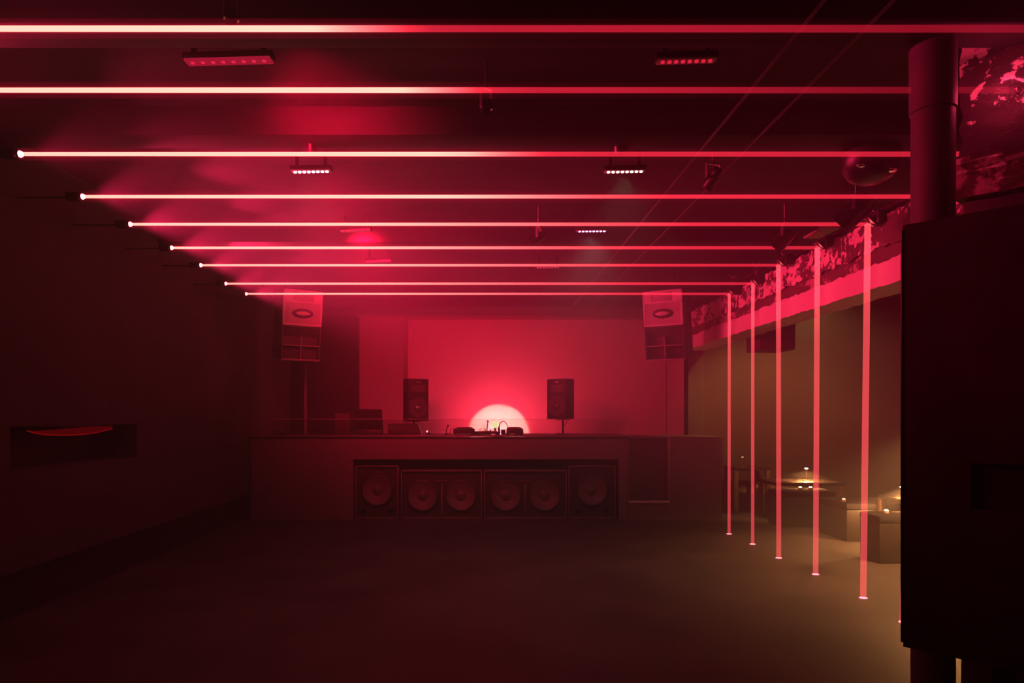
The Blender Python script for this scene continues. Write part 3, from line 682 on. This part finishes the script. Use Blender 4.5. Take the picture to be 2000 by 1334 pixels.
# the bright lamp behind the booth
LP = Vector((PX(967, 10.99), 10.99, 1.335))
rl = thing('round_lamp', 'glowing round lamp behind the mixer, flooding the back wall with red', 'lamp', (LP.x, LP.y, 0))
MB().sphere((0, 0, LP.z), .06).build('globe', emit('globe_glow', (1, .93, .45), 1.6), rl)
MB().lathe([(.16, 0), (.16, .015), (.02, .03), (.02, LP.z - .055)], 24).build('stand', M['black_metal'], rl)
can = MB().lathe([(.085, -.11), (.09, .06), (.075, .06), (.07, -.09)], 28, Matrix.Translation((PX(973, 11.3) - LP.x, .065, 1.13)) @ Matrix.Rotation(-PI / 2, 4, 'X')).build('floodlight', M['black_metal'], rl)
RED = (1, .035, .085)
sp = lamp('SPOT', 'flood_spot', (PX(973, 11.3), 11.115, 1.13), 92, (1, .58, .45), spot_size=math.radians(69), spot_blend=.2, shadow_soft_size=.01)
aim(sp, (PX(973, 12), 12, 1.13))
wash = lamp('POINT', 'flood_wash', (PX(973, 11.2), 11.15, 1.25), 90, RED, shadow_soft_size=.09)

# ------------------------------------------------------------------ red reflection in the left wall niche, drawn as glowing strips
ns = thing('niche_reflection', 'curved red reflection, drawn as a glowing strip, inside the dark slot of the left wall', 'lamp', (-3.41, 0, 0))
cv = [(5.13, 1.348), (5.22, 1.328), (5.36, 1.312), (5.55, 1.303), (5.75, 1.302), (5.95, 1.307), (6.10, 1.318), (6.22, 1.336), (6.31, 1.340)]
MB().tube([(0, a, b) for a, b in cv], .0045, 10).build('reflection_rim', emit('niche_glow', (1, .008, .02), .20), ns)
MB().prism(list(cv) + [(6.31, 1.372), (5.9, 1.366), (5.5, 1.352), (5.25, 1.345)], -.012, -.004, Matrix(((0, 0, 1, 0), (1, 0, 0, 0), (0, 1, 0, 0), (0, 0, 0, 1)))).build('reflection_fill', emit('niche_fill_glow', (1, .006, .02), .075), ns)
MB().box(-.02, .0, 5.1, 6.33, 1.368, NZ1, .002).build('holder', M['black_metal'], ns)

# ------------------------------------------------------------------ bar beyond the lintel
def bar_table(label, x0, x1, y0, y1, h, leg_w=.06):
    t = thing('low_table', label, 'table', ((x0 + x1) / 2, (y0 + y1) / 2, 0), group='low tables in the bar')
    a, b2 = (x1 - x0) / 2, (y1 - y0) / 2
    MB().box(-a, a, -b2, b2, h - .045, h, .006).build('tabletop', M['wood_dark'], t)
    for sx in (-1, 1):
        for sy in (-1, 1):
            MB().box(sx * (a - leg_w / 2) - leg_w / 2, sx * (a - leg_w / 2) + leg_w / 2, sy * (b2 - leg_w / 2) - leg_w / 2, sy * (b2 - leg_w / 2) + leg_w / 2, 0, h - .04, .004).build('leg', M['wood_pale'], t)
WARM = (1.0, .42, .13)
def table_lamp(label, x, y, z, h, s, energy):
    t = thing('table_lamp', label, 'table lamp', (x, y, z), group='small table lamps in the bar')
    MB().lathe([(.055, 0), (.055, .012), (.012, .02)], 24).build('base', M['brass'], t)
    MB().cyl((0, 0, .015), (0, 0, h - .01), .007, seg=12).build('stem', M['brass'], t)
    MB().lathe([(.06, h - .012), (.05, h + .004), (.0, h + .012)], 24, None, False).build('shade', M['black_metal'], t)
    MB().lathe([(0, h - .03), (.018, h - .026), (.022, h - .012), (.0, h - .008)], 20, None, False).build('bulb', emit('lamp_bulb', (1, .62, .28), s), t)
    l = lamp('SPOT', 'table_lamp_glow', (x, y, z + h - .035), energy, WARM, spot_size=math.radians(150), spot_blend=.25, shadow_soft_size=.02)
    return t
def bench(label, x0, x1, y0, y1, hs, hb):
    t = thing('bench', label, 'bench', ((x0 + x1) / 2, (y0 + y1) / 2, 0), group='dark benches in the bar')
    a, b2 = (x1 - x0) / 2, (y1 - y0) / 2
    MB().box(-a, a, -b2, b2, 0, hs - .08, .01).build('base', M['wood_dark'], t)
    MB().box(-a - .01, a + .01, -b2 - .01, b2 + .01, hs - .08, hs, .03).build('cushion', M['black_cloth'], t)
    if hb: MB().box(a - .14, a, -b2, b2, hs - .02, hb, .03).build('backrest', M['black_cloth'], t)
d1 = 9.6
T1 = PZ(941, d1)
bar_table('low dark table with the middle lit lamp in the bar', PX(1508, d1), PX(1640, d1), 9.45, 10.1, T1)
table_lamp('small lit table lamp on the low table in the middle of the bar', PX(1575, 9.72), 9.72, T1, .20, 110, 150)
bar_table('low table with the second lit lamp, beside the black panel', PX(1745, 7.6), PX(1745, 7.6) + .8, 7.2, 7.9, PZ(972, 7.6))
table_lamp('small lit table lamp at the edge of the black panel', PX(1761.5, 7.45), 7.45, PZ(972, 7.6), .155, 110, 220)
bar_table('dark far table with a dim lamp, left end of the bar', PX(1432, 10.2), PX(1502, 10.2), 10.15, 10.6, PZ(913, 10.2))
table_lamp('dim table lamp on the far table at the left end of the bar', PX(1450, 10.3), 10.3, PZ(913, 10.2), .17, .9, .4)
bench('dark bench block under the middle table lamp, farthest in the bar', PX(1512, 9.2), PX(1618, 9.2), 9.0, 9.4, PZ(957, 9.1), None)
bench('dark bench with a low back in the middle of the bar', PX(1632, 8.2), PX(1860, 8.2), 7.95, 8.6, PZ(978, 8.2), PZ(955, 8.2))
bench('dark bench nearest the black panel in the bar', PX(1690, 7.0), PX(1690, 7.0) + 1.1, 6.75, 7.1, PZ(1003, 6.9), None)
def candle(label, px, py, d, z0, s=25):
    t = thing('tealight', label, 'candle', (PX(px, d), d, z0 + .002), group='small candles in the bar')
    MB().lathe([(.02, 0), (.024, .004), (.026, .028), (.023, .028), (.02, .012), (0, .012)], 20).build('holder', M['wax'], t)
    MB().sphere((0, 0, .03), .012, 1.5, 1.2, .8).build('flame', emit('flame_glow', (1, .62, .25), s), t)
candle('left of two candles on the bench under the middle table lamp', 1563, 953, 9.15, PZ(957, 9.1) + .0)
candle('right of two candles on the bench under the middle table lamp', 1583, 952, 9.15, PZ(957, 9.1) + .0)
candle('faint candle on the bench with a low back in the bar', 1648, 970, 8.1, PZ(978, 8.2), 4)
candle('candle on the bench nearest the black panel', 1731, 988, 6.9, PZ(1003, 6.9), 25)
def glass_cup(label, px, d, z0):
    o = MB().lathe([(.026, 0), (.034, .09), (.031, .09), (.024, .006), (0, .006)], 20, None, False).build('drinking_glass', M['glass']); o.location = (PX(px, d), d, z0)
    tag(o, label, 'glass', 'drinking glasses in the bar')
glass_cup('drinking glass right of the middle table lamp in the bar', 1600, 9.7, T1)
glass_cup('drinking glass left of the middle table lamp in the bar', 1552, 9.7, T1)

# ------------------------------------------------------------------ lights of the room
# unseen warm lamps added to light the bar wall and floor
def fill_downlight(label, x, y, energy, size=70, blend=.6):
    t = thing('fill_downlight', label, 'ceiling light', (x, y, CEIL - .06), group='added warm fill lights over the bar')
    MB().lathe([(.06, .06), (.06, 0), (.05, 0), (.045, .05)], 24, None, False).build('can', M['black_metal'], t)
    MB().lathe([(.044, .03), (.044, .034)], 20).build('lens', emit('fill_downlight_lens', (1, .55, .22), 2), t)
    l = lamp('SPOT', 'fill_downlight_glow', (x, y, CEIL - .04), energy, WARM, spot_size=math.radians(size), spot_blend=blend, shadow_soft_size=.05)
fill_downlight('unseen warm fill light added in the far bar ceiling, behind the lintel', 4.2, 9.3, 260, 140)
pe_ = thing('added_pendant', 'unseen hanging lamp added to light the bar floor, behind the black panel', 'added lamp', (4.35, 6.0, 1.55))  # unseen lamp, put in to light the visible bar floor
MB().lathe([(.16, 0), (.155, .01), (.05, .10), (.02, .12)], 32, None, False).build('shade', M['black_metal'], pe_)  # shade of the added pendant
MB().cyl((0, 0, .11), (0, 0, CEIL - 1.55), .006, seg=8).build('added_pendant_cord', M['black'], pe_)
MB().sphere((0, 0, .045), .035).build('bulb', emit('added_pendant_bulb', (1, .6, .3), 20), pe_)
lamp('SPOT', 'added_pendant_glow', (4.35, 6.0, 1.55), 330, WARM, spot_size=math.radians(145), spot_blend=.5, shadow_soft_size=.05)

# world: black, filled with an even stage haze
HAZE = 0.04
W = bpy.data.worlds.new('haze_world'); S.world = W; W.use_nodes = True
nt = W.node_tree; L = nt.links.new
for n in list(nt.nodes): nt.nodes.remove(n)
out = N(nt, 'ShaderNodeOutputWorld'); bg = N(nt, 'ShaderNodeBackground'); bg.inputs['Color'].default_value = (0, 0, 0, 1)
L(bg.outputs[0], out.inputs['Surface'])
vs = N(nt, 'ShaderNodeVolumeScatter'); vs.inputs['Color'].default_value = (1, 1, 1, 1); vs.inputs['Anisotropy'].default_value = 0.0
vs.inputs['Density'].default_value = HAZE
L(vs.outputs[0], out.inputs['Volume'])
cy = S.cycles
cy.volume_bounces = 0
cy.transparent_max_bounces = 48; cy.max_bounces = 4; cy.diffuse_bounces = 2; cy.glossy_bounces = 2
cy.use_denoising = True; cy.caustics_reflective = False; cy.caustics_refractive = False
cy.sample_clamp_indirect = 6.0
cy.use_light_tree = False

S.view_settings.view_transform = 'Standard'; S.view_settings.look = 'None'
S.view_settings.exposure = 0.0; S.view_settings.gamma = 1.0; S.view_settings.use_curve_mapping = False
